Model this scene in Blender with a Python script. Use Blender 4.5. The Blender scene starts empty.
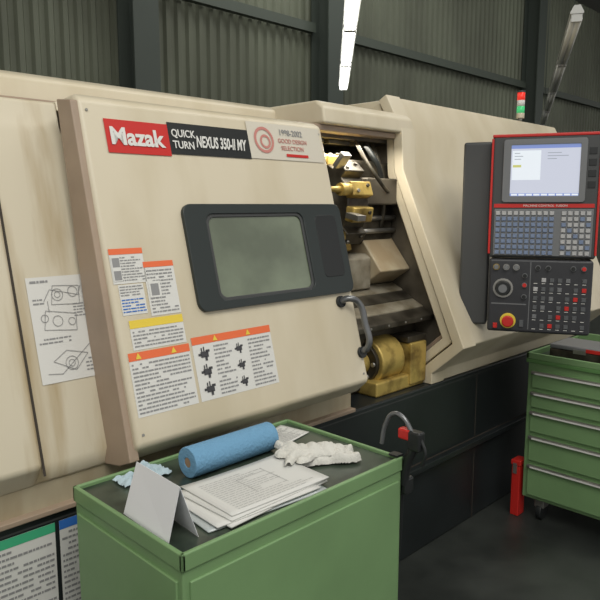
import bpy, bmesh, math, random
from mathutils import Vector, Matrix
from mathutils import noise as nz
random.seed(7)
S=bpy.context.scene
S.view_settings.view_transform='Standard'
S.view_settings.exposure=0.0

# ---------------------------------------------------------------- materials
def mat(name,col,rough=.5,metal=0,noise=0,scale=8,emit=None,es=1,bump=0,coat=0,stretch=(1,1,1),col2=None,alpha=1,lo=.35,hi=.62):
    m=bpy.data.materials.new(name); m.use_nodes=True
    nt=m.node_tree; b=nt.nodes['Principled BSDF']
    b.inputs['Roughness'].default_value=rough; b.inputs['Metallic'].default_value=metal
    b.inputs['Coat Weight'].default_value=coat
    c=(*col,1)
    b.inputs['Base Color'].default_value=c
    if emit:
        b.inputs['Emission Color'].default_value=(*emit,1); b.inputs['Emission Strength'].default_value=es
    if noise or bump:
        tc=nt.nodes.new('ShaderNodeTexCoord'); mp=nt.nodes.new('ShaderNodeMapping')
        mp.inputs['Scale'].default_value=stretch
        nt.links.new(tc.outputs['Object'],mp.inputs['Vector'])
        n=nt.nodes.new('ShaderNodeTexNoise'); n.inputs['Scale'].default_value=scale; n.inputs['Detail'].default_value=5
        nt.links.new(mp.outputs[0],n.inputs['Vector'])
        if noise:
            r=nt.nodes.new('ShaderNodeValToRGB')
            r.color_ramp.elements[0].position=lo; r.color_ramp.elements[1].position=hi
            d=col2 if col2 else tuple(x*(1-noise) for x in col)
            r.color_ramp.elements[0].color=(*d,1); r.color_ramp.elements[1].color=c
            nt.links.new(n.outputs['Fac'],r.inputs['Fac']); nt.links.new(r.outputs[0],b.inputs['Base Color'])
        if bump:
            bp=nt.nodes.new('ShaderNodeBump'); bp.inputs['Strength'].default_value=bump; bp.inputs['Distance'].default_value=.01
            nt.links.new(n.outputs['Fac'],bp.inputs['Height']); nt.links.new(bp.outputs[0],b.inputs['Normal'])
    return m
BEIGE=mat('beige_paint',(.62,.555,.42),.42,noise=.1,scale=2.4,col2=(.545,.475,.335),stretch=(2.2,1.5,.6),lo=.32,hi=.58)
BEIGEL=mat('beige_paint_stained',(.60,.54,.41),.42,noise=.1,scale=2.4,col2=(.40,.31,.175),stretch=(4.5,2,.33),lo=.32,hi=.53)
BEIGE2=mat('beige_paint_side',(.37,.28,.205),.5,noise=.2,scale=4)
BEIGE3=mat('beige_paint_dirty',(.45,.395,.28),.5,noise=.3,scale=3,col2=(.30,.23,.14),stretch=(2,2,.5))
BLACK=mat('black_plastic',(.013,.015,.015),.4)
WFRAME=mat('window_frame_plastic',(.020,.027,.026),.42)
BASE=mat('black_base_paint',(.017,.021,.022),.36,noise=.3,scale=3)
SEAM=mat('seam_dark',(.05,.04,.03),.8)
GREY=mat('dark_grey_plastic',(.05,.052,.052),.5)
GREY2=mat('grey_plastic',(.16,.165,.17),.45)
PANG=mat('panel_dark',(.03,.031,.035),.45)
RED=mat('red_paint',(.52,.02,.015),.4)
ORANGE=mat('orange_print',(.76,.15,.05),.6)
YELLOW=mat('yellow_print',(.75,.56,.06),.6)
PGREEN=mat('green_print',(.05,.4,.2),.6)
PBLUE=mat('blue_print',(.03,.15,.5),.6)
WHITE=mat('white_label',(.66,.655,.62),.55)
AWARD=mat('award_plate',(.60,.56,.47),.4)
INK=mat('ink',(.05,.05,.055),.7)
INKG=mat('ink_grey',(.26,.26,.26),.7)
PINK=mat('pink_print',(.5,.2,.17),.6)
STEEL=mat('steel',(.40,.39,.36),.35,.8,noise=.25,scale=10)
HANDLE=mat('handle_metal',(.17,.175,.18),.3,.6)
STEELD=mat('steel_dark',(.10,.09,.07),.4,.6,noise=.5,scale=12,col2=(.035,.03,.022))
SLAT=mat('way_cover_steel',(.36,.33,.26),.4,.3,noise=.5,scale=9,col2=(.16,.135,.09))
BRASS=mat('brass_oily',(.56,.41,.12),.42,.45,noise=.6,scale=14,col2=(.20,.13,.035),lo=.3,hi=.55)
INNER=mat('interior_wall',(.12,.105,.08),.45,.2,noise=.5,scale=6,col2=(.045,.038,.028))
GLASS=mat('door_glass',(.165,.20,.13),.08,0,noise=.4,scale=4,col2=(.085,.105,.065),coat=1)
GREEN=mat('green_paint',(.185,.315,.14),.42,noise=.12,scale=4)
GREEND=mat('green_paint_rim',(.11,.24,.08),.42)
MAT=mat('rubber_mat',(.065,.085,.062),.28,noise=.6,scale=9,col2=(.02,.03,.022))
BLUEP=mat('blue_paper',(.14,.31,.48),.85,bump=.4,scale=120)
CARD=mat('cardboard',(.3,.2,.12),.8)
CLOTHB=mat('light_blue_cloth',(.42,.53,.58),.9,bump=.3,scale=60)
COTTON=mat('cotton',(.62,.61,.56),.95,bump=.35,scale=220)
PAPER=mat('paper',(.62,.62,.59),.7)
FOLDER=mat('clear_folder',(.46,.50,.50),.25,coat=.5)
PAPER2=mat('tent_paper',(.74,.75,.77),.6)
WALLM=mat('corrugated_steel',(.145,.160,.113),.6,.05,noise=.35,scale=.8,col2=(.085,.092,.064),stretch=(1,1,.5))
COLM=mat('column_paint',(.050,.062,.052),.6)
GIRD=mat('girder_paint',(.060,.073,.058),.6)
FLOORM=mat('concrete_floor',(.045,.05,.045),.42,noise=.5,scale=2.5,col2=(.02,.023,.021))
CEIL=mat('ceiling_steel',(.12,.12,.11),.7)
TUBE=mat('lit_tube',(1,1,1),.4,emit=(1,1,.95),es=7)
TUBEOFF=mat('unlit_tube',(.66,.66,.62),.3)
FIX=mat('fixture_white',(.4,.4,.38),.4)
SCREEN=mat('lcd_screen',(.2,.2,.22),.2,emit=(.58,.62,.74),es=.75)
SCRW=mat('lcd_white',(.3,.3,.3),.2,emit=(.72,.79,.86),es=.8)
SCRB=mat('lcd_blue',(.02,.05,.3),.2,emit=(.30,.38,.62),es=.65)
SCRG=mat('lcd_dark',(.1,.1,.1),.2,emit=(.38,.43,.52),es=.6)
SCRGR=mat('lcd_accent',(.1,.3,.1),.2,emit=(.7,.5,.15),es=.7)
KEY=mat('key_blue_grey',(.17,.22,.33),.45)
KEYD=mat('key_dark',(.09,.095,.10),.45)
KEYW=mat('key_white',(.42,.42,.42),.45)
TRED=mat('tower_red',(.7,.03,.02),.3,emit=(1,.05,.03),es=.4)
TGRN=mat('tower_green',(.05,.45,.15),.3,emit=(.1,.8,.3),es=.3)

# ---------------------------------------------------------------- helpers
groups={}
def grp(name):
    e=bpy.data.objects.new(name,None); S.collection.objects.link(e); e.empty_display_size=.1
    groups[e]=[]; return e
def link(o,parent,m=None):
    S.collection.objects.link(o)
    if m is not None:
        for mm in (m if isinstance(m,(list,tuple)) else [m]): o.data.materials.append(mm)
    if parent: groups[parent].append(o)
    return o
def mesh(name,vs,fs,m,parent,bevel=0,seg=3,smooth=False,mi=None):
    me=bpy.data.meshes.new(name); me.from_pydata([tuple(v) for v in vs],[],fs); 
    bm=bmesh.new(); bm.from_mesh(me)
    if mi is None: bmesh.ops.recalc_face_normals(bm,faces=bm.faces)
    bm.to_mesh(me); bm.free()
    o=bpy.data.objects.new(name,me); link(o,parent,m)
    if mi: 
        for p,i in zip(me.polygons,mi): p.material_index=i
    if bevel:
        b=o.modifiers.new('bevel','BEVEL'); b.width=bevel; b.segments=seg; b.limit_method='ANGLE'; b.angle_limit=.6
        b.harden_normals=False
        smooth=True
    if smooth:
        for p in me.polygons: p.use_smooth=True
        if bevel:
            w=o.modifiers.new('wn','WEIGHTED_NORMAL')
    return o
def box(name,a,b,m,parent,bevel=0,fr=None,seg=3):
    vs=[(x,y,z) for x in (a[0],b[0]) for y in (a[1],b[1]) for z in (a[2],b[2])]
    if fr: vs=[fr(*v) for v in vs]
    fs=[(0,1,3,2),(4,6,7,5),(0,4,5,1),(2,3,7,6),(0,2,6,4),(1,5,7,3)]
    return mesh(name,vs,fs,m,parent,bevel,seg)
def prism(name,prof,x0,x1,m,parent,bevel=0,seg=3):
    n=len(prof)
    vs=[(x0,y,z) for y,z in prof]+[(x1,y,z) for y,z in prof]
    fs=[tuple(range(n)),tuple(range(2*n-1,n-1,-1))]+[(i,(i+1)%n,n+(i+1)%n,n+i) for i in range(n)]
    return mesh(name,vs,fs,m,parent,bevel,seg)
def cyl(name,p0,p1,r,m,parent,r2=None,seg=24,bevel=0):
    p0=Vector(p0);p1=Vector(p1); r2=r if r2 is None else r2
    d=(p1-p0).normalized(); u=d.orthogonal().normalized(); w=d.cross(u)
    vs=[];
    for p,rr in((p0,r),(p1,r2)):
        for i in range(seg):
            t=2*math.pi*i/seg; vs.append(p+rr*(math.cos(t)*u+math.sin(t)*w))
    fs=[tuple(range(seg)),tuple(range(2*seg-1,seg-1,-1))]+[(i,(i+1)%seg,seg+(i+1)%seg,seg+i) for i in range(seg)]
    o=mesh(name,vs,fs,m,parent,bevel,2)
    if not bevel:
        for p in o.data.polygons: p.use_smooth=len(p.vertices)==4
    return o
def tube(name,pts,r,m,parent,cyclic=False,res=6,bez=True):
    cu=bpy.data.curves.new(name,'CURVE'); cu.dimensions='3D'; cu.bevel_depth=r; cu.bevel_resolution=4; cu.use_fill_caps=True
    if bez:
        sp=cu.splines.new('BEZIER'); sp.bezier_points.add(len(pts)-1)
        for bp,p in zip(sp.bezier_points,pts): bp.co=p; bp.handle_left_type=bp.handle_right_type='AUTO'
    else:
        sp=cu.splines.new('POLY'); sp.points.add(len(pts)-1)
        for bp,p in zip(sp.points,pts): bp.co=(*p,1)
    sp.use_cyclic_u=cyclic
    return link(bpy.data.objects.new(name,cu),parent,m)
def decal(name,fr,quads,parent):
    """quads: (x0,z0,x1,z1,mat,off) flat printed rectangles on a real surface"""
    vs=[];fs=[];mi=[];ms=[]
    for q in quads:
        x0,z0,x1,z1,m,off=q
        if m not in ms: ms.append(m)
        k=len(vs); vs+= [fr(x0,off,z0),fr(x1,off,z0),fr(x1,off,z1),fr(x0,off,z1)]
        fs.append((k,k+1,k+2,k+3)); mi.append(ms.index(m))
    return mesh(name,vs,fs,ms,parent,mi=mi)
def rrect(x0,z0,x1,z1,r,n=6):
    out=[]
    rs=r if isinstance(r,(tuple,list)) else (r,)*4
    for (cx,cz,a0,rr) in ((x1,z1,0,rs[0]),(x0,z1,90,rs[1]),(x0,z0,180,rs[2]),(x1,z0,270,rs[3])):
        px=cx-rr if a0 in(0,270) else cx+rr; pz=cz-rr if a0 in(0,90) else cz+rr
        for i in range(n+1):
            t=math.radians(a0+90*i/n); out.append((px+rr*math.cos(t),pz+rr*math.sin(t)))
    return out
def plate(name,fr,prof,o0,o1,m,parent,bevel=0):
    n=len(prof)
    vs=[fr(x,o0,z) for x,z in prof]+[fr(x,o1,z) for x,z in prof]
    fs=[tuple(range(n)),tuple(range(2*n-1,n-1,-1))]+[(i,(i+1)%n,n+(i+1)%n,n+i) for i in range(n)]
    return mesh(name,vs,fs,m,parent,bevel,2)
def ring(name,fr,po,pi,o0,o1,m,parent,bevel=0):
    n=len(po)
    vs=[fr(x,o,z) for o in(o0,o1) for P in(po,pi) for x,z in P]
    fs=[]
    for i in range(n):
        j=(i+1)%n
        fs+=[(i,j,n+j,n+i),(2*n+i,3*n+i,3*n+j,2*n+j),(i,2*n+i,2*n+j,j),(n+i,n+j,3*n+j,3*n+i)]
    return mesh(name,vs,fs,m,parent,bevel,2)
def text(name,body,fr,x,z,size,m,parent,off=.002,shear=0,bold=0,sx=1):
    cu=bpy.data.curves.new(name,'FONT'); cu.body=body; cu.size=size; cu.extrude=.0004; cu.shear=shear; cu.offset=bold
    o=bpy.data.objects.new(name,cu)
    O=Vector(fr(x,off,z)); X=(Vector(fr(x+1,off,z))-O).normalized(); Z=(Vector(fr(x,off,z+1))-O).normalized(); N=X.cross(Z)
    M=Matrix((X,Z,N)).transposed().to_4x4(); M.translation=O
    o.matrix_world=M@Matrix.Diagonal((sx,1,1,1))
    return link(o,parent,m)
SL=.2688
def slant(y0,zb=.95,sl=SL):
    nn=math.sqrt(1+sl*sl)
    return lambda x,o,z:(x,y0+(z-zb)*sl-o/nn,z+o*sl/nn)
def flatY(y0): return lambda x,o,z:(x,y0-o,z)
FD=slant(1.50); FL=slant(1.64)

# ---------------------------------------------------------------- room
mesh('floor',[(-5,-5,0),(26,-5,0),(26,6.6,0),(-5,6.6,0),(-5,-5,-.1),(26,-5,-.1),(26,6.6,-.1),(-5,6.6,-.1)],[(0,1,2,3),(7,6,5,4),(0,4,5,1),(1,5,6,2),(2,6,7,3),(3,7,4,0)],FLOORM,None)
vs=[];fs=[];x=-5;prof=[(0,0),(.05,0),(.075,-.035),(.125,-.035),(.15,0)]
while x<26:
    for dx,dy in prof[:-1]:
        vs+=[(x+dx,6.5+dy,0),(x+dx,6.5+dy,6)]
    x+=.15
for k in range(len(vs)//2-1): fs.append((2*k,2*k+2,2*k+3,2*k+1))
mesh('wall_back',vs,fs,WALLM,None)
box('ceiling',(-5,-5,6.0),(26,6.6,6.1),CEIL,None)
def column(X):
    g=grp('steel_column')
    box('flange_front',(X,6.12,0),(X+.3,6.14,5.99),COLM,g); box('flange_back',(X,6.42,0),(X+.3,6.44,5.99),COLM,g)
    box('web',(X+.14,6.14,0),(X+.16,6.42,5.99),COLM,g)
    box('base_plate',(X-.05,6.07,0),(X+.35,6.455,.02),COLM,g)
for X in(3.75,6.65,12.6,18.5): column(X)
for i,(z0,z1) in enumerate(((3.86,3.98),(2.5,2.6))):
    g=grp('trim_%d'%(i+1))
    for a,b in((-5,3.74),(4.06,6.64),(6.96,12.59),(12.91,18.4),(18.9,25.9)):
        box('girder_web',(a,6.36,z0+.01),(b,6.455,z0+.02),GIRD,g); box('girder_flange',(a,6.34,z0),(b,6.36,z1),GIRD,g)

# ---------------------------------------------------------------- hanging fluorescent lamps
def lamp(P,Q,tm,w):
    g=grp('fluorescent_lamp'); P=Vector(P);Q=Vector(Q); d=(Q-P).normalized(); s=d.cross(Vector((0,0,1)))
    L=(Q-P).length
    def fr(x,y,z): return P+d*x+s*y+Vector((0,0,z))
    prof=[(-w,0.045),(-w*.45,.08),(w*.45,.08),(w,.045),(w,.035),(-w,.035)]
    vs=[fr(x,a,b) for x in(0,L) for a,b in prof]; n=6
    mesh('reflector_housing',vs,[tuple(range(n)),tuple(range(2*n-1,n-1,-1))]+[(i,(i+1)%n,n+(i+1)%n,n+i) for i in range(n)],FIX,g)
    k=max(1,round(L/1.25)); seg=L/k
    for i in range(k):
        for yy in(-w*.45,w*.45):
            cyl('tube',fr(i*seg+.03,yy,.015),fr((i+1)*seg-.03,yy,.015),.016,tm,g,seg=12)
        for xx in(i*seg+.005,(i+1)*seg-.03): box('lamp_holder',(xx,-w*.8,-.006),(xx+.024,w*.8,.04),FIX,g,fr=fr)
    for xx in(.3,L-.3): cyl('hanger_rod',fr(xx,0,.07),(fr(xx,0,0).x,fr(xx,0,0).y,6.0),.006,GIRD,g,seg=8)
lamp((3.0,2.55,2.9),(5.87,5.17,2.9),TUBE,.055)
lamp((3.75,1.61,2.6),(8.23,3.89,2.6),TUBEOFF,.035)

# ---------------------------------------------------------------- CNC lathe
M=grp('cnc_lathe')
box('base_front',(-.6,1.65,0.0),(4.3,3.2,.785),BASE,M,.01)
decal('base_seams',flatY(1.65),[(-.6,.43,4.3,.436,SEAM,.001),(2.9,0,2.906,.785,SEAM,.001),(-.6,.76,4.3,.765,GREY,.001)],M)
box('base_ledge',(2.0,1.62,.40),(4.3,1.66,.43),BASE,M,.005)
box('sill_strip',(-.6,1.66,.785),(1.95,1.8,.95),BEIGE3,M,.006)
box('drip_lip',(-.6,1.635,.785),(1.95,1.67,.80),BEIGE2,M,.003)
prism('left_cover',[(1.655,.87),(1.635,.93),(1.64+.85*SL,1.80),(1.885,1.825),(1.905,1.895),(3.2,1.895),(3.2,.87)],-.6,.90,BEIGEL,M,.010)
prism('left_cover_front',[(1.66,.865),(1.615,.93),(1.62+.80*SL,1.75),(1.93,1.79),(1.70,.865)],-.6,.68,BEIGEL,M,.012)
decal('cover_seam',FL,[(.683,.90,.69,1.79,SEAM,.002)],M)
prism('top_cover',[(1.90,1.87),(1.91,1.90),(3.2,1.90),(3.2,1.87)],.90,1.95,BEIGE,M,.005)
prism('top_cover_rear',[(2.13,1.89),(2.14,2.0),(2.18,2.018),(3.1,2.018),(3.1,1.89)],-.58,2.05,BEIGE,M,.012)
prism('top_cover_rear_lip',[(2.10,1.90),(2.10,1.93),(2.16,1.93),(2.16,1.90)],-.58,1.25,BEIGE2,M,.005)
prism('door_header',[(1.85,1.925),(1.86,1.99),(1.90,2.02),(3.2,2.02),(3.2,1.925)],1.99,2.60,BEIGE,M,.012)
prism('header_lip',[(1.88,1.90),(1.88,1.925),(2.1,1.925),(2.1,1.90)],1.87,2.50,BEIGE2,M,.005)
box('chamber_back',(.9,2.6,.78),(2.6,3.2,1.89),INNER,M)
box('chamber_floor',(.9,1.80,.78),(2.6,2.6,.80),STEELD,M)
R=[(1.50,.98),(1.845,1.76),(1.855,1.93),(1.95,2.10),(3.2,2.10),(3.2,.785),(1.66,.785),(1.66,.84)]
prism('right_body',R,2.60,4.3,BEIGE,M,.008)
def off(path,d):
    out=[]
    for i,p in enumerate(path):
        a=Vector(path[max(i-1,0)]);b=Vector(path[min(i+1,len(path)-1)]);p=Vector(p)
        n1=(p-a); n2=(b-p)
        def nrm(v): 
            v=v.normalized() if v.length>0 else None
            return Vector((-v.y,v.x)) if v else None
        A=nrm(n1);B=nrm(n2)
        if A is None: n=B;s=1
        elif B is None: n=A;s=1
        else:
            n=(A+B).normalized(); s=1/max(.5,n.dot(A))
        out.append(tuple(p+n*d*s))
    return out
path=[(1.95,2.10),(1.855,1.93),(1.845,1.76),(1.50,.98),(1.66,.84),(1.66,.785)]
def band(name,d0,d1,x0,x1,m,bv=.005):
    a=off(path,d0);b=off(path,d1);n=len(a)
    vs=[(x,*p) for x in(x0,x1) for P in(a,b) for p in P]
    fs=[]
    for i in range(n-1):
        fs+=[(i,i+1,n+i+1,n+i),(2*n+i,3*n+i,3*n+i+1,2*n+i+1),(i,2*n+i,2*n+i+1,i+1),(n+i,n+i+1,3*n+i+1,3*n+i)]
    fs+=[(0,n,3*n,2*n),(n-1,3*n-1,4*n-1,2*n-1)]
    return mesh(name,vs,fs,m,M,bv,2)
prism('chamber_end_wall',[(1.94,1.89),(1.93,1.76),(1.60,.99),(1.74,.86),(1.74,.79),(2.6,.79),(2.6,1.89)],2.585,2.602,INNER,M)
band('opening_rim',-.010,.040,2.50,2.605,BEIGE)
band('opening_rim_seam',-.0015,.02,2.604,2.612,SEAM,0)
band('opening_rim_groove',.040,.050,2.54,2.60,SEAM)
band('opening_rim_step',.050,.092,2.515,2.60,BEIGE)
band('opening_seal_groove',.092,.098,2.54,2.60,SEAM,0)
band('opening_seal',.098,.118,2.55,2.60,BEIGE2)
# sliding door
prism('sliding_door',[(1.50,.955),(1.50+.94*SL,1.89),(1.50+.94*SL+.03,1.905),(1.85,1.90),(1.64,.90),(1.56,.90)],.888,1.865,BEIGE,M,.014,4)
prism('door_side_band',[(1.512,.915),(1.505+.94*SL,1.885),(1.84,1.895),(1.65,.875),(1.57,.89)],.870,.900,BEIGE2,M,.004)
ring('window_frame',FD,rrect(1.16,1.28,1.865,1.60,.03),rrect(1.24,1.305,1.665,1.57,.03),-.002,.014,WFRAME,M,.003)
plate('window_glass',FD,rrect(1.235,1.30,1.67,1.575,.02),-.004,.004,GLASS,M)
ring('window_gasket',FD,rrect(1.236,1.301,1.669,1.574,.028),rrect(1.252,1.315,1.655,1.56,.024),.002,.009,GREY,M,.002)
plate('window_handle_recess',FD,rrect(1.72,1.34,1.83,1.56,.02),.012,.0155,BLACK,M,.002)
tube('door_handle',[FD(1.785,.0,1.25),FD(1.80,.035,1.255),FD(1.835,.045,1.235),FD(1.85,.045,1.16),FD(1.852,.04,1.08),FD(1.848,0,1.06)],.012,HANDLE,M)
for x,z in((1.785,1.25),(1.848,1.06)): cyl('handle_boss',FD(x,-.002,z),FD(x,.012,z),.021,BLACK,M)
# sign
decal('sign_plate',FD,[(.955,1.745,1.165,1.84,RED,.003),(1.165,1.752,1.485,1.848,BLACK,.003),(1.485,1.755,1.84,1.88,AWARD,.003)],M)
text('sign_text_brand','Mazak',FD,.966,1.77,.070,WHITE,M,.005,0,.0022,.99)
text('sign_text_small','QUICK',FD,1.175,1.805,.033,WHITE,M,.005,0,.0006,.85)
text('sign_text_small','TURN',FD,1.175,1.77,.033,WHITE,M,.005,0,.0006,.9)
text('sign_text_model','NEXUS 350-II MY',FD,1.262,1.778,.051,WHITE,M,.005,.25,.0014,.535)
def circle_ring(nm,x,z,r,w,m,fr,o=.005):
    n=28
    A=[(x+r*math.cos(2*math.pi*i/n),z+r*math.sin(2*math.pi*i/n)) for i in range(n)]
    B=[(x+(r-w)*math.cos(2*math.pi*i/n),z+(r-w)*math.sin(2*math.pi*i/n)) for i in range(n)]
    vs=[fr(a,o,b) for a,b in A]+[fr(a,o,b) for a,b in B]
    return mesh(nm,vs,[(i,(i+1)%n,n+(i+1)%n,n+i) for i in range(n)],m,M)
circle_ring('sign_logo',1.555,1.82,.045,.010,PINK,FD); circle_ring('sign_logo',1.56,1.815,.024,.008,PINK,FD)
text('sign_text_award','1998-2002',FD,1.63,1.842,.030,INKG,M,.005,0,.0003,.9)
text('sign_text_award','GOOD DESIGN',FD,1.62,1.815,.022,PINK,M,.005,0,0,.95)
text('sign_text_award','SELECTION',FD,1.63,1.79,.022,PINK,M,.005,0,0,1)
decal('sign_award_bar',FD,[(1.65,1.767,1.76,1.777,RED,.005)],M)
def lines(x0,z0,x1,z1,n,m=INKG,o=.0032,fill=.4):
    q=[];h=(z1-z0)/n
    for i in range(n):
        z=z0+h*i; x=x0
        stop=x1-(random.random()<.3)*(x1-x0)*random.uniform(.1,.5)
        while x<stop-.004:
            w=random.uniform(.004,.018); w=min(w,stop-x)
            if random.random()<.92: q.append((x,z+h*.3,x+w,z+h*(.3+fill),m,o))
            x+=w+.0022
    return q
def label(name,fr,x0,z0,x1,z1,head=None,hh=.02,body=None,n=6,extra=[]):
    q=[(x0,z0,x1,z1,WHITE,.002)]
    if head: q.append((x0,z1-hh,x1,z1,head,.0028))
    zz=z1-(hh if head else 0)
    q+=body if body is not None else lines(x0+.006,z0+.005,x1-.006,zz-.005,n)
    decal(name,fr,q+extra,M)
def tri(cx,cz,s,fr,m=YELLOW):
    mesh('warning_symbol',[fr(cx-s,.004,cz-s*.8),fr(cx+s,.004,cz-s*.8),fr(cx,.004,cz+s)],[(0,1,2)],m,M)
label('label_spec',FD,.90,1.385,1.005,1.48,ORANGE,.016,n=9,extra=[(.903,1.392,.93,1.46,WHITE,.0034),(.906,1.395,.928,1.42,INKG,.0036),(.906,1.43,.928,1.455,INKG,.0036)])
label('label_warning_small',FD,.912,1.30,.99,1.382,None,body=lines(.915,1.35,.987,1.38,4)+lines(.915,1.305,.987,1.345,5,PBLUE))
label('label_warning_tall',FD,1.0,1.29,1.10,1.44,ORANGE,.016,n=13,extra=[(1.006,1.34,1.045,1.385,WHITE,.0034),(1.012,1.345,1.038,1.378,INKG,.0036)])
label('label_caution',FD,.925,1.205,1.10,1.285,YELLOW,.022,n=5)
label('label_danger_left',FD,.905,1.03,1.105,1.20,ORANGE,.022,n=13)
def hand_icon(x,z,s):
    return [(x,z,x+s,z+s*.6,INK,.0034),(x+s*.1,z+s*.6,x+s*.25,z+s,INK,.0034),(x+s*.4,z+s*.55,x+s*.55,z+s*1.1,INK,.0034),(x+s*.7,z+s*.5,x+s*1.2,z+s*.75,INK,.0034),(x-s*.3,z+s*.2,x+s*.1,z+s*.45,INK,.0034),(x+s*.5,z-s*.35,x+s*.8,z+s*.1,INK,.0034)]
ex=[]
for i in range(3): ex+=hand_icon(1.14,1.052+i*.05,.028)
for i in range(3): ex+=hand_icon(1.275,1.052+i*.05,.022)
ex+=lines(1.19,1.035,1.26,1.185,13)+lines(1.325,1.035,1.415,1.185,13)
label('label_danger_right',FD,1.115,1.03,1.425,1.213,ORANGE,.022,body=[],extra=ex)
for x in(.935,1.05): tri(x,1.189,.009,FD)
tri(1.20,1.202,.009,FD);tri(1.33,1.202,.009,FD)
def line2(p,q,w=.0008,m=INK,o=.004,fr=FL):
    p=Vector(p);q=Vector(q);d=(q-p).normalized();n=Vector((-d.y,d.x))*w
    return [fr(v.x,o,v.y) for v in(p+n,q+n,q-n,p-n)]
label('label_schematic',FL,.72,1.125,.91,1.405,None,body=lines(.73,1.385,.80,1.40,1)+lines(.84,1.29,.90,1.33,5)+lines(.73,1.225,.82,1.245,2)+lines(.85,1.14,.9,1.18,4)+lines(.73,1.33,.76,1.35,2))
vs=[];fs=[]
def poly(ps,closed=True):
    for a,b in zip(ps,ps[1:]+([ps[0]] if closed else [])):
        k=len(vs); vs.extend(line2(a,b)); fs.append((k,k+1,k+2,k+3))
def circ(x,z,r,n=14): poly([(x+r*math.cos(6.283*i/n),z+r*math.sin(6.283*i/n)) for i in range(n)])
circ(.80,1.355,.016);circ(.845,1.36,.014);circ(.80,1.355,.008);circ(.755,1.295,.010);circ(.79,1.285,.014);circ(.83,1.28,.010);circ(.81,1.17,.018);circ(.81,1.17,.009)
poly([(.76,1.34),(.78,1.37),(.86,1.35),(.87,1.375)],False);poly([(.75,1.265),(.84,1.255),(.845,1.30),(.76,1.315)]);poly([(.76,1.18),(.80,1.205),(.86,1.19),(.82,1.15)]);poly([(.74,1.15),(.78,1.145),(.87,1.215)],False);poly([(.77,1.31),(.77,1.34)],False);poly([(.78,1.33),(.86,1.325),(.865,1.375),(.79,1.38)])
mesh('schematic_drawing',vs,fs,INKG,M)
FB=flatY(1.65)
label('label_base_green',FB,.42,.40,.715,.755,PGREEN,.026,n=20)
label('label_base_blue',FB,.727,.40,.80,.755,PBLUE,.026,n=20)
for x in(.91,1.84):
    for z in(.985,1.86): cyl('door_screw',FD(x,0,z),FD(x,.003,z),.004,STEEL,M,seg=12)

# ---- work chamber contents
cyl('turret_disc',(2.12,2.02,1.60),(2.26,2.02,1.60),.19,STEELD,M,seg=12,bevel=.008)
cyl('turret_hub',(2.05,2.02,1.60),(2.12,2.02,1.60),.09,STEEL,M,bevel=.005)
for i in range(12):
    a=2*math.pi*i/12+.2; c,s_=math.cos(a),math.sin(a)
    def P(r,x,t=0): return (x,2.02+r*c-t*s_,1.60+r*s_+t*c)
    def frb(x,y,z,c=c,s_=s_): return (x,2.02+y*c-z*s_,1.60+y*s_+z*c)
    box('tool_holder',(2.12,.17,-.032),(2.25,.22,.032),(BRASS,STEELD,BRASS)[i%3],M,.006,fr=frb,seg=2)
    cyl('holder_bolt',P(.22,2.15,.012),P(.228,2.15,.012),.008,STEEL,M,seg=8); cyl('holder_bolt',P(.22,2.22,-.012),P(.228,2.22,-.012),.008,STEELD,M,seg=8)
    if i%2:
        cyl('tool_collar',P(.20,2.12),P(.20,2.06),.026,BRASS,M,seg=16); cyl('boring_tool',P(.20,2.08),P(.20,1.99),.016,BRASS,M,r2=.009,seg=14)
    else:
        box('turning_tool',(2.08,.21,-.012),(2.13,.28,.012),STEEL,M,.002,fr=frb,seg=2)
box('turret_carriage',(2.26,1.95,1.42),(2.585,2.4,1.80),STEELD,M,.02)
box('carriage_cap',(2.30,1.88,1.60),(2.56,1.97,1.72),INNER,M,.01)
for z in(1.48,1.54): cyl('carriage_pipe',(2.27,1.94,z),(2.58,1.94,z),.012,STEEL,M,seg=12)
prism('way_cover_upper',[(1.84,1.30),(2.00,1.50),(2.35,1.50),(2.35,1.22),(1.96,1.22)],2.36,2.585,BEIGE3,M,.008)
prism('way_cover_plate',[(1.90,1.22),(1.90,1.36),(1.93,1.38),(2.3,1.38),(2.3,1.22)],2.08,2.36,SLAT,M,.006)
for i in range(6):
    y=1.70+i*.06; z=1.075+i*.034
    prism('telescopic_cover',[(y,z),(y,z+.022),(y+.08,z+.060),(2.6,z+.060),(2.6,z)],2.02+.004*i,2.58,SLAT if i%2 else STEELD,M,.003)
    for k in range(4): cyl('cover_screw',(2.12+k*.12,y-.002,z+.012),(2.12+k*.12,y+.004,z+.012),.005,STEEL,M,seg=8)
prism('slant_bed',[(1.78,.80),(1.80,1.07),(2.6,1.07),(2.6,.80)],2.12,2.58,STEELD,M,.006)
cyl('tailstock_body',(2.20,1.80,.92),(2.36,1.80,.92),.105,BRASS,M,bevel=.01,seg=20)
cyl('tailstock_flange',(2.18,1.80,.92),(2.205,1.80,.92),.085,STEELD,M,bevel=.004,seg=20)
cyl('tailstock_quill',(2.11,1.80,.92),(2.18,1.80,.92),.05,BRASS,M,bevel=.005)
cyl('tailstock_center',(2.04,1.80,.92),(2.11,1.80,.92),.005,STEEL,M,r2=.03)
for i in range(6):
    a=i*math.pi/3; cyl('body_bolt',(2.17,1.80+.068*math.cos(a),.92+.068*math.sin(a)),(2.185,1.80+.068*math.cos(a),.92+.068*math.sin(a)),.010,STEEL,M,seg=10)
box('tailstock_base',(2.15,1.69,.785),(2.5,1.95,.85),BRASS,M,.01)
box('bracket_block',(2.38,1.68,.80),(2.5,1.78,.99),BRASS,M,.008)
box('bracket_block_cap',(2.37,1.69,.99),(2.51,1.79,1.02),STEELD,M,.006)
tube('coolant_pipe',[(2.30,1.95,1.88),(2.28,1.88,1.80),(2.34,1.84,1.70),(2.45,1.88,1.66)],.009,STEELD,M)
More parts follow.
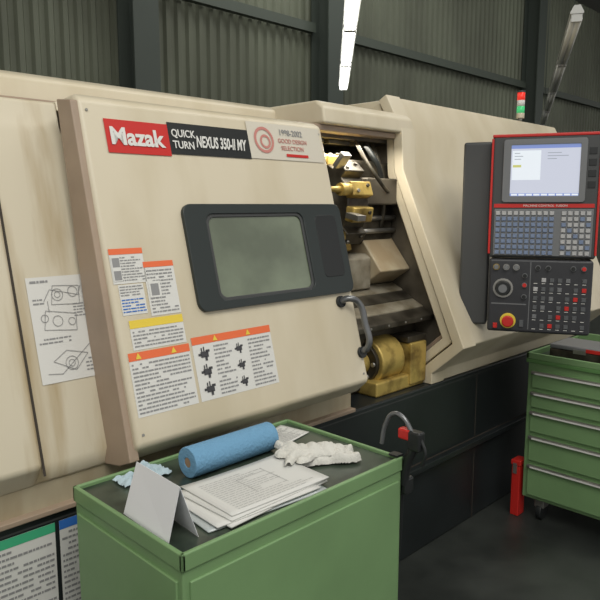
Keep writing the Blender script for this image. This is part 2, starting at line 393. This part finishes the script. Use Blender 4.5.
tube('coolant_hose',[(2.40,2.0,1.89),(2.36,1.92,1.84),(2.42,1.90,1.74),(2.5,1.97,1.6)],.013,BLACK,M)
tube('coolant_hose',[(2.46,2.0,1.89),(2.44,1.94,1.82),(2.47,1.92,1.60),(2.5,1.97,1.45)],.010,STEELD,M)
for i in range(3): box('inner_rail',(2.0+i*.17,1.99,1.865),(2.14+i*.17,2.03,1.885),STEELD,M,.004)
box('chamber_ceiling_plate',(1.9,1.95,1.885),(2.585,2.6,1.90),INNER,M)

# ---------------------------------------------------------------- signal tower
T=grp('signal_tower')
tx,ty=3.86,1.97
cyl('tower_pole',(tx,ty,2.10),(tx,ty,2.13),.012,STEEL,T,seg=12)
cyl('tower_base',(tx,ty,2.12),(tx,ty,2.15),.024,BEIGE,T,bevel=.002)
cyl('tower_green',(tx,ty,2.15),(tx,ty,2.19),.023,TGRN,T)
cyl('tower_clear',(tx,ty,2.19),(tx,ty,2.225),.023,WHITE,T)
cyl('tower_red',(tx,ty,2.225),(tx,ty,2.27),.023,TRED,T)
cyl('tower_cap',(tx,ty,2.27),(tx,ty,2.28),.024,GREY,T,bevel=.002)

# ---------------------------------------------------------------- control panel
C=grp('machine_control_panel')
W=Vector((.438,-.898,0)).normalized(); NV=Vector((-.898,-.438,0)).normalized(); PO=Vector((2.632,1.463,0))
KS=1.04
def FP(s,o,z): 
    p=PO+W*(s*KS)+NV*o; return (p.x,p.y,1.47+(z-1.47)*1.02)
box('pendant_body_upper',(0,-.10,1.375),(.415,0,1.885),GREY,C,.012,fr=FP)
box('pendant_body_lower',(0.006,-.12,1.055),(.41,.006,1.37),PANG,C,.012,fr=FP)
box('pendant_back_housing',(-.12,-.20,1.07),(.0,-.05,1.865),GREY,C,.012,fr=FP)
box('pendant_arm',(-.10,-.30,1.60),(.02,-.18,1.72),GREY,C,.015,fr=FP)
for s0,s1 in((-.003,.006),(.409,.418)): box('red_trim',(s0,-.02,1.39),(s1,.004,1.872),RED,C,.003,fr=FP)
box('red_trim_top',(0,-.02,1.876),(.415,.003,1.888),RED,C,.003,fr=FP)
ring('monitor_bezel',FP,rrect(.045,1.608,.362,1.866,.012),rrect(.075,1.634,.338,1.843,.004),-.001,.010,GREY2,C,.002)
plate('monitor_screen',FP,rrect(.07,1.628,.343,1.85,.004),-.002,.003,SCREEN,C)
q=[(.075,1.828,.338,1.843,SCRB,.0036),(.08,1.70,.19,1.82,SCRW,.0036),(.075,1.634,.338,1.645,SCRB,.0036)]
for i in range(3): q.append((.215,1.808-i*.012,.215+random.uniform(.03,.08),1.8105-i*.012,SCRG,.004))
for i in range(3): q.append((.088,1.808-i*.012,.088+random.uniform(.02,.05),1.8105-i*.012,SCRG,.004))
q+=[(.083,1.752,.115,1.762,SCRGR,.004)]
for i in range(9): q.append((.08+i*.029,1.636,.104+i*.029,1.643,SCRW,.004))
decal('screen_content',FP,q,C)
for i in range(4): box('drive_slot',(.370,0,1.80-i*.045),(.398,.003,1.828-i*.045),BLACK,C,.001,fr=FP)
decal('brand_strip',FP,[(.015,1.586,.40,1.602,RED,.002)],C)
text('strip_text','MACHINE CONTROL  FUSION',FP,.13,1.590,.013,WHITE,C,.003)
box('keyboard_plate',(.018,0,1.385),(.398,.004,1.580),GREY2,C,.003,fr=FP)
vs=[];fs=[];mi=[]
def key(s,z,w,h,i,o=.004,t=.006):
    k=len(vs)
    for oo,sh in((o,0),(o+t,.0015)):
        vs.extend([FP(s+sh,oo,z+sh),FP(s+w-sh,oo,z+sh),FP(s+w-sh,oo,z+h-sh),FP(s+sh,oo,z+h-sh)])
    for f in((4,5,6,7),(0,1,5,4),(1,2,6,5),(2,3,7,6),(3,0,4,7)): fs.append(tuple(k+j for j in f)); mi.append(i)
for r in range(8):
    z=1.390+r*.0235
    for c_ in range(16):
        if c_ in(10,): continue
        i=0
        if c_>10: i=1 if (r+c_)%4 else 0
        if r==7: i=1
        key(.024+c_*.0232,z,.018,.017,i)
mesh('keyboard_keys',vs,fs,[KEY,KEYW],C,mi=mi)
decal('lower_frames',FP,[(.02,1.175,.16,1.18,GREY2,.0065),(.17,1.07,.173,1.36,GREY2,.0065)],C)
def knob(s,z,r,m=BLACK,h=.02,m2=GREY2):
    cyl('knob_ring',FP(s,.006,z),FP(s,.010,z),r*1.25,m2,C,seg=20); cyl('knob',FP(s,.010,z),FP(s,.010+h,z),r,m,C,r2=r*.85,seg=20)
for s in(.035,.075,.115): knob(s,1.335,.011,GREY2,.012,BRASS if s==.035 else STEEL)
knob(.065,1.245,.034,BLACK,.022,STEEL); cyl('knob_cap',FP(.065,.03,1.245),FP(.065,.036,1.245),.018,GREY2,C)
for s,z in((.15,1.30),(.15,1.26),(.15,1.21),(.20,1.335),(.24,1.335)): knob(s,z,.009,RED if z==1.26 else BLACK,.01)
cyl('estop_collar',FP(.09,.006,1.105),FP(.09,.014,1.105),.033,YELLOW,C); cyl('estop_stem',FP(.09,.014,1.105),FP(.09,.026,1.105),.018,BLACK,C); cyl('estop_button',FP(.09,.026,1.105),FP(.09,.042,1.105),.025,RED,C,bevel=.005)
vs=[];fs=[];mi=[]
for r in range(6):
    for c_ in range(7):
        if (r*7+c_*3)%5==0: continue
        key(.185+c_*.031,1.08+r*.039,.018,.018,[0,0,1,0,0,3,0,0,2][(r*5+c_*4)%9],.006,.005)
key(.03,1.07,.018,.022,2,.006,.008);key(.135,1.08,.018,.03,0,.006,.008)
mesh('operator_buttons',vs,fs,[KEYD,KEYW,RED,GREY2],C,mi=mi)
q=[]
for r in range(6): q+=[(.186+c_*.031,1.073+r*.039,.200+c_*.031,1.0755+r*.039,WHITE,.0068) for c_ in range(7)]
decal('button_legends',FP,q,C)
knob(.375,1.335,.009,RED,.01); knob(.335,1.335,.009,BLACK,.01)

# ---------------------------------------------------------------- tool cabinet right
K=grp('tool_cabinet')
X0=3.075;Y0,Y1=.72,1.47
box('carcass',(X0+.01,Y0,.12),(X0+.6,Y1,.83),GREEN,K,.006)
box('top_tray',(X0-.004,Y0-.005,.825),(X0+.604,Y1+.005,.845),GREEND,K,.003)
for a,b in(((X0-.004,Y0-.005,.845),(X0+.012,Y1+.005,.875)),((X0+.59,Y0-.005,.845),(X0+.604,Y1+.005,.895)),((X0-.004,Y0-.005,.845),(X0+.604,Y0+.01,.875)),((X0-.004,Y1-.01,.845),(X0+.604,Y1+.005,.875))): box('top_rim',a,b,GREEN,K,.003)
box('top_mat',(X0+.015,Y0+.012,.845),(X0+.588,Y1-.012,.85),MAT,K)
zs=[.80,.695,.595,.468,.318,.135]
for i in range(5):
    zt=zs[i]; zb=zs[i+1]+.008
    box('drawer_front',(X0-.006,Y0+.03,zb),(X0+.012,Y1-.03,zt-.012),GREEN,K,.003)
    box('drawer_handle',(X0-.022,Y0+.03,zt-.028),(X0-.004,Y1-.03,zt-.012),STEEL,K,.004)
    box('drawer_label',(X0-.0235,Y0+.05,zt-.026),(X0-.0215,Y1-.05,zt-.018),WHITE,K)
for x in(X0+.07,X0+.53):
    for y in(Y0+.08,Y1-.08):
        cyl('caster_wheel',(x,y-.015,.045),(x,y+.015,.045),.045,BLACK,K,bevel=.005); box('caster_fork',(x-.03,y-.025,.07),(x+.03,y+.025,.122),STEEL,K,.004)
I=grp('measuring_instrument_case')
box('case_lower',(3.16,1.12,.851),(3.38,1.40,.895),STEELD,I,.006); box('case_lid',(3.16,1.12,.896),(3.38,1.40,.918),GREY2,I,.006)
box('case_latch',(3.154,1.22,.885),(3.162,1.28,.905),STEEL,I); box('case_sticker',(3.157,1.14,.897),(3.161,1.22,.914),RED,I)
B2=grp('red_storage_bin')
box('bin_body',(3.08,1.485,.0),(3.15,1.53,.27),RED,B2,.005); box('bin_lid',(3.076,1.481,.272),(3.154,1.534,.30),RED,B2,.005); box('bin_latch',(3.074,1.50,.23),(3.08,1.52,.285),STEEL,B2)

# ---------------------------------------------------------------- foreground bench cabinet
G=grp('workbench_cabinet')
x0,x1,y0,y1=.705,1.45,1.04,1.51
box('carcass',(x0+.004,y0+.004,.05),(x1-.004,y1-.004,.885),GREEN,G,.006)
box('plinth',(x0+.03,y0+.03,0),(x1-.03,y1-.03,.05),BLACK,G)
for a,b in(((x0,y0,.865),(x0+.012,y1,.905)),((x1-.012,y0,.865),(x1,y1,.905)),((x0,y0,.865),(x1,y0+.012,.905)),((x0,y1-.012,.865),(x1,y1,.905))): box('top_rim',a,b,GREEN,G,.004)
box('top_mat',(x0+.012,y0+.012,.880),(x1-.012,y1-.012,.895),MAT,G)
box('side_panel_fold',(x0-.002,y0+.02,.07),(x0+.006,y1-.02,.84),GREEN,G,.003)
box('back_panel_fold',(x0+.02,y0-.002,.07),(x1-.02,y0+.006,.84),GREEN,G,.003)
zt=.8955
P_=grp('paper_towel_roll')
n=40;vs=[];fs=[]
xa,xb=.95,1.24;cy,cz=1.365,zt+.041
for (x,r) in((xa,.013),(xa,.041),(xb,.041),(xb,.013)):
    for i in range(n):
        t=2*math.pi*i/n; vs.append((x,cy+r*math.cos(t),cz+r*math.sin(t)))
for k in range(4):
    for i in range(n):
        a=k*n+i;b=k*n+(i+1)%n;c2=((k+1)%4)*n; fs.append((a,b,c2+(i+1)%n,c2+i))
mesh('roll_paper',vs,fs,BLUEP,P_,.003,2)
cyl('cardboard_core',(xa+.002,cy,cz),(xb-.002,cy,cz),.0128,CARD,P_)
TC=grp('folded_tent_card')
rA=Vector((.757,1.285,1.018));rB=Vector((.747,1.10,1.018))
def sheet(nm,a,b,c,d,m,par,th=.0012):
    o=mesh(nm,[a,b,c,d],[(0,1,2,3)],m,par); s=o.modifiers.new('s','SOLIDIFY'); s.thickness=th; return o
sheet('card_front',rA,rB,(.720,1.108,zt+.001),(.727,1.30,zt+.001),PAPER2,TC)
sheet('card_back',rA,rB,(.785,1.092,zt+.001),(.80,1.28,zt+.001),PAPER2,TC)
def paper(PP,cx,cy,w,h,ang,z,curl=.0,m=PAPER,ink=True,nm='sheet',th=.0008):
    N=10;vs=[];fs=[];ca,sa=math.cos(ang),math.sin(ang)
    for i in range(N+1):
        for j in range(N+1):
            u=-w/2+w*i/N;v=-h/2+h*j/N
            zz=z+curl*((abs(i/N-.5)*2)**3)*(.3+.7*j/N)
            vs.append((cx+u*ca-v*sa,cy+u*sa+v*ca,zz))
    for i in range(N):
        for j in range(N): a=i*(N+1)+j; fs.append((a,a+N+1,a+N+2,a+1))
    o=mesh(nm,vs,fs,m,PP,smooth=True); s=o.modifiers.new('s','SOLIDIFY'); s.thickness=th; s.offset=-1
    if ink:
        fr=lambda x,o_,y:(cx+x*ca-y*sa,cy+x*sa+y*ca,z+curl*((abs(x/w)*2)**3)*(.3+.7*(y/h+.5))+.0008+o_)
        q=[]
        for k in range(16):
            yy=-h*.42+k*h*.05; x=-w*.4
            L=random.uniform(-.1,.4)*w
            while x<L:
                ww=random.uniform(.006,.02); q.append((x,yy,x+ww,yy+.0014,INKG,0)); x+=ww+.003
        q+=[(-w*.1,-h*.2,-w*.1+.0012,h*.2,INKG,0),(w*.2,-h*.25,w*.2+.0012,h*.3,INKG,0),(-w*.1,h*.2,w*.2,h*.2+.0012,INKG,0)]
        decal('sheet_print',fr,q,PP)
PP=grp('document_stack')
paper(PP,.99,1.172,.345,.205,-.10,zt+.004,.003,FOLDER,False,'folder',.003)
paper(PP,1.01,1.175,.33,.205,.06,zt+.009,.002,PAPER,False,th=.004)
paper(PP,.985,1.172,.31,.205,-.05,zt+.0125,.002,PAPER,False,th=.003)
paper(PP,1.02,1.180,.32,.205,.02,zt+.016,.003,PAPER,False,th=.003)
paper(PP,1.03,1.185,.31,.208,-.03,zt+.019,.003)
paper(grp('printed_note'),1.345,1.42,.13,.11,.2,zt+.003,.003,ink=True)
# light blue cloth
CL=grp('light_blue_cloth')
N=30;vs=[];fs=[]
for i in range(N+1):
    for j in range(N+1):
        u=i/N;v=j/N
        e=min(u,v,1-u,1-v)*2
        h=abs(nz.noise(Vector((u*3.3,v*3.1,1.7))))*.05*min(1,e*3)+.003
        vs.append((.80+u*.14+.012*nz.noise(Vector((u*2,v*2,5))),1.42+v*.065+.015*nz.noise(Vector((u*3,v*2,9))),zt+h+abs(nz.noise(Vector((u*7,v*6,3))))*.012))
for i in range(N):
    for j in range(N): a=i*(N+1)+j; fs.append((a,a+N+1,a+N+2,a+1))
mesh('cloth',vs,fs,CLOTHB,CL,smooth=True)
# pair of crumpled cotton gloves lying on the bench: one continuous draped surface per glove
def glove(cx,cy,ang,z,seed,hs=1.0,curl=0):
    g=grp('cotton_glove'); ca,sa=math.cos(ang),math.sin(ang)
    caps=[((-.085,0),(-.02,0),.036,.036,.020),((-.03,0),(.02,0),.040,.044,.026)]
    for k,(yo,L,sp) in enumerate(((-.032,.050,-.020),(-.011,.062,-.006),(.011,.058,.010),(.031,.046,.026))):
        mid=(.02+L*.55,yo+sp*.5); tip=(.02+L*.8,yo+sp+curl*(1 if k%2 else -.4)*.02)
        caps+=[((.0,yo*.8),mid,.016,.0145,.022),(mid,tip,.0145,.012,.019)]
    caps+=[((-.02,.02),(.0,.055),.017,.014,.018),((.0,.055),(.022,.066),.014,.012,.015)]
    def H(x,y):
        x2=x+.010*nz.noise(Vector((x*16,y*16,seed))); y2=y+.010*nz.noise(Vector((x*16,y*16,seed+7)))
        best=0
        for (a,b,r0,r1,hh) in caps:
            dx,dy=b[0]-a[0],b[1]-a[1]; t=max(0,min(1,((x2-a[0])*dx+(y2-a[1])*dy)/(dx*dx+dy*dy)))
            r=r0+(r1-r0)*t; d=math.hypot(x2-a[0]-dx*t,y2-a[1]-dy*t)
            if d<r: best=max(best,hh*min(1.0,math.sqrt(1-(d/r)**2)*1.05))
        if best>0:
            f=abs(nz.noise(Vector((x*22+y*8,y*17-x*6,seed+2))))
            best=best*(.62+1.15*f)
        return best*hs
    nx,ny=150,110;xa_,xb_,ya_,yb_=-.13,.085,-.075,.085
    idx={};vs=[];fs=[];hv={}
    for i in range(nx+1):
        for j in range(ny+1):
            x=xa_+(xb_-xa_)*i/nx;y=ya_+(yb_-ya_)*j/ny; hv[i,j]=(x,y,H(x,y))
    def vid(i,j):
        if (i,j) not in idx:
            x,y,h=hv[i,j]; idx[i,j]=len(vs); vs.append((cx+x*ca-y*sa,cy+x*sa+y*ca,z+h))
        return idx[i,j]
    for i in range(nx):
        for j in range(ny):
            if max(hv[i,j][2],hv[i+1,j][2],hv[i+1,j+1][2],hv[i,j+1][2])>0:
                fs.append((vid(i,j),vid(i+1,j),vid(i+1,j+1),vid(i,j+1)))
    o=mesh('glove_knit',vs,fs,COTTON,g,smooth=True)
    s=o.modifiers.new('sm','SMOOTH'); s.iterations=6
    for k in range(3):
        xx=-.083-.006*k
        pts=[]
        for t in range(11):
            y=-.028+.0056*t; pts.append((cx+xx*ca-y*sa,cy+xx*sa+y*ca,z+max(.003,H(xx,y)*.95)))
        tube('cuff_rib',pts,.0014,COTTON,g)
glove(1.245,1.23,2.55,zt+.0235,3.1,1.1,1)
glove(1.305,1.185,-.5,zt+.004,8.4,1.3,-1)
# air blow gun hung on bench rim
A=grp('air_blow_gun')
hp=[(1.445,1.115,.925),(1.450,1.105,.985),(1.453,1.08,1.02),(1.455,1.05,1.015),(1.456,1.02,.98)]
tube('spring_guard_hose',hp,.0065,HANDLE,A)
box('gun_body',(1.442,.985,.93),(1.472,1.025,.985),BLACK,A,.006)
tube('gun_handle',[(1.457,1.01,.94),(1.457,1.035,.88),(1.460,1.045,.82)],.013,BLACK,A)
tube('gun_lever',[(1.457,.99,.965),(1.457,.975,.93),(1.457,.985,.89)],.005,BLACK,A)
box('gun_red_cap',(1.444,1.02,.955),(1.470,1.06,.985),RED,A,.005)
box('gun_holster',(1.451,1.03,.79),(1.49,1.09,.84),BLACK,A,.008)
box('holster_clip',(1.451,1.045,.80),(1.455,1.075,.912),BLACK,A,.001)
box('holster_hook',(1.425,1.045,.906),(1.455,1.075,.912),BLACK,A,.001)
tube('hanging_hose',[(1.47,1.06,.80),(1.472,1.07,.60),(1.472,1.10,.40),(1.48,1.22,.22),(1.475,1.36,.32),(1.47,1.42,.60)],.008,BLACK,A)

# ---------------------------------------------------------------- parent all
bpy.context.view_layer.update()
for e,ch in groups.items():
    if not ch: continue
    mn=Vector((1e9,)*3);mx=Vector((-1e9,)*3)
    for o in ch:
        for c_ in o.bound_box:
            w=o.matrix_world@Vector(c_)
            for k in range(3): mn[k]=min(mn[k],w[k]);mx[k]=max(mx[k],w[k])
    e.location=((mn.x+mx.x)/2,(mn.y+mx.y)/2,mn.z)
bpy.context.view_layer.update()
for e,ch in groups.items():
    for o in ch: o.parent=e; o.matrix_parent_inverse=e.matrix_world.inverted()

# ---------------------------------------------------------------- lights
def area(nm,loc,tgt,sx,sy,p,col=(1,1,1)):
    l=bpy.data.lights.new(nm,'AREA'); l.shape='RECTANGLE'; l.size=sx; l.size_y=sy; l.energy=p; l.color=col
    o=bpy.data.objects.new(nm,l); S.collection.objects.link(o); o.location=loc
    o.rotation_euler=(Vector(tgt)-Vector(loc)).to_track_quat('-Z','Y').to_euler(); return o
area('ceiling_light_front',(-.5,-1.2,5.2),(1,1.5,1.2),4,2.2,185,(1,.98,.92))
area('ceiling_light_mid',(4,.5,5.2),(3.5,1.2,0),5,1.0,85,(1,.98,.93))
area('wall_fill_light',(7,4.3,5.6),(8,6.5,2.5),12,.6,140,(1,1,.94))  # unseen area light added to brighten the back wall, no fixture behind it
l=bpy.data.lights.new('chamber_fill_light','AREA'); l.size=.3;l.energy=4.5; l.color=(1,.93,.8)  # added fill light for the chamber interior, the machine has no lamp modelled here
o=bpy.data.objects.new('chamber_fill_light',l); o.location=(2.2,1.90,1.86); S.collection.objects.link(o)
w=bpy.data.worlds.new('world'); S.world=w; w.use_nodes=True
w.node_tree.nodes['Background'].inputs[0].default_value=(1,.985,.95,1); w.node_tree.nodes['Background'].inputs[1].default_value=.64

# ---------------------------------------------------------------- camera
cd=bpy.data.cameras.new('camera'); cam=bpy.data.objects.new('camera',cd); S.collection.objects.link(cam)
cd.sensor_fit='HORIZONTAL'; cd.sensor_width=36; cd.lens=36*660/600; cd.clip_start=.05
cam.location=(0,0,1.6); cam.rotation_euler=(math.radians(90-8.2),0,math.radians(-45))
S.camera=cam
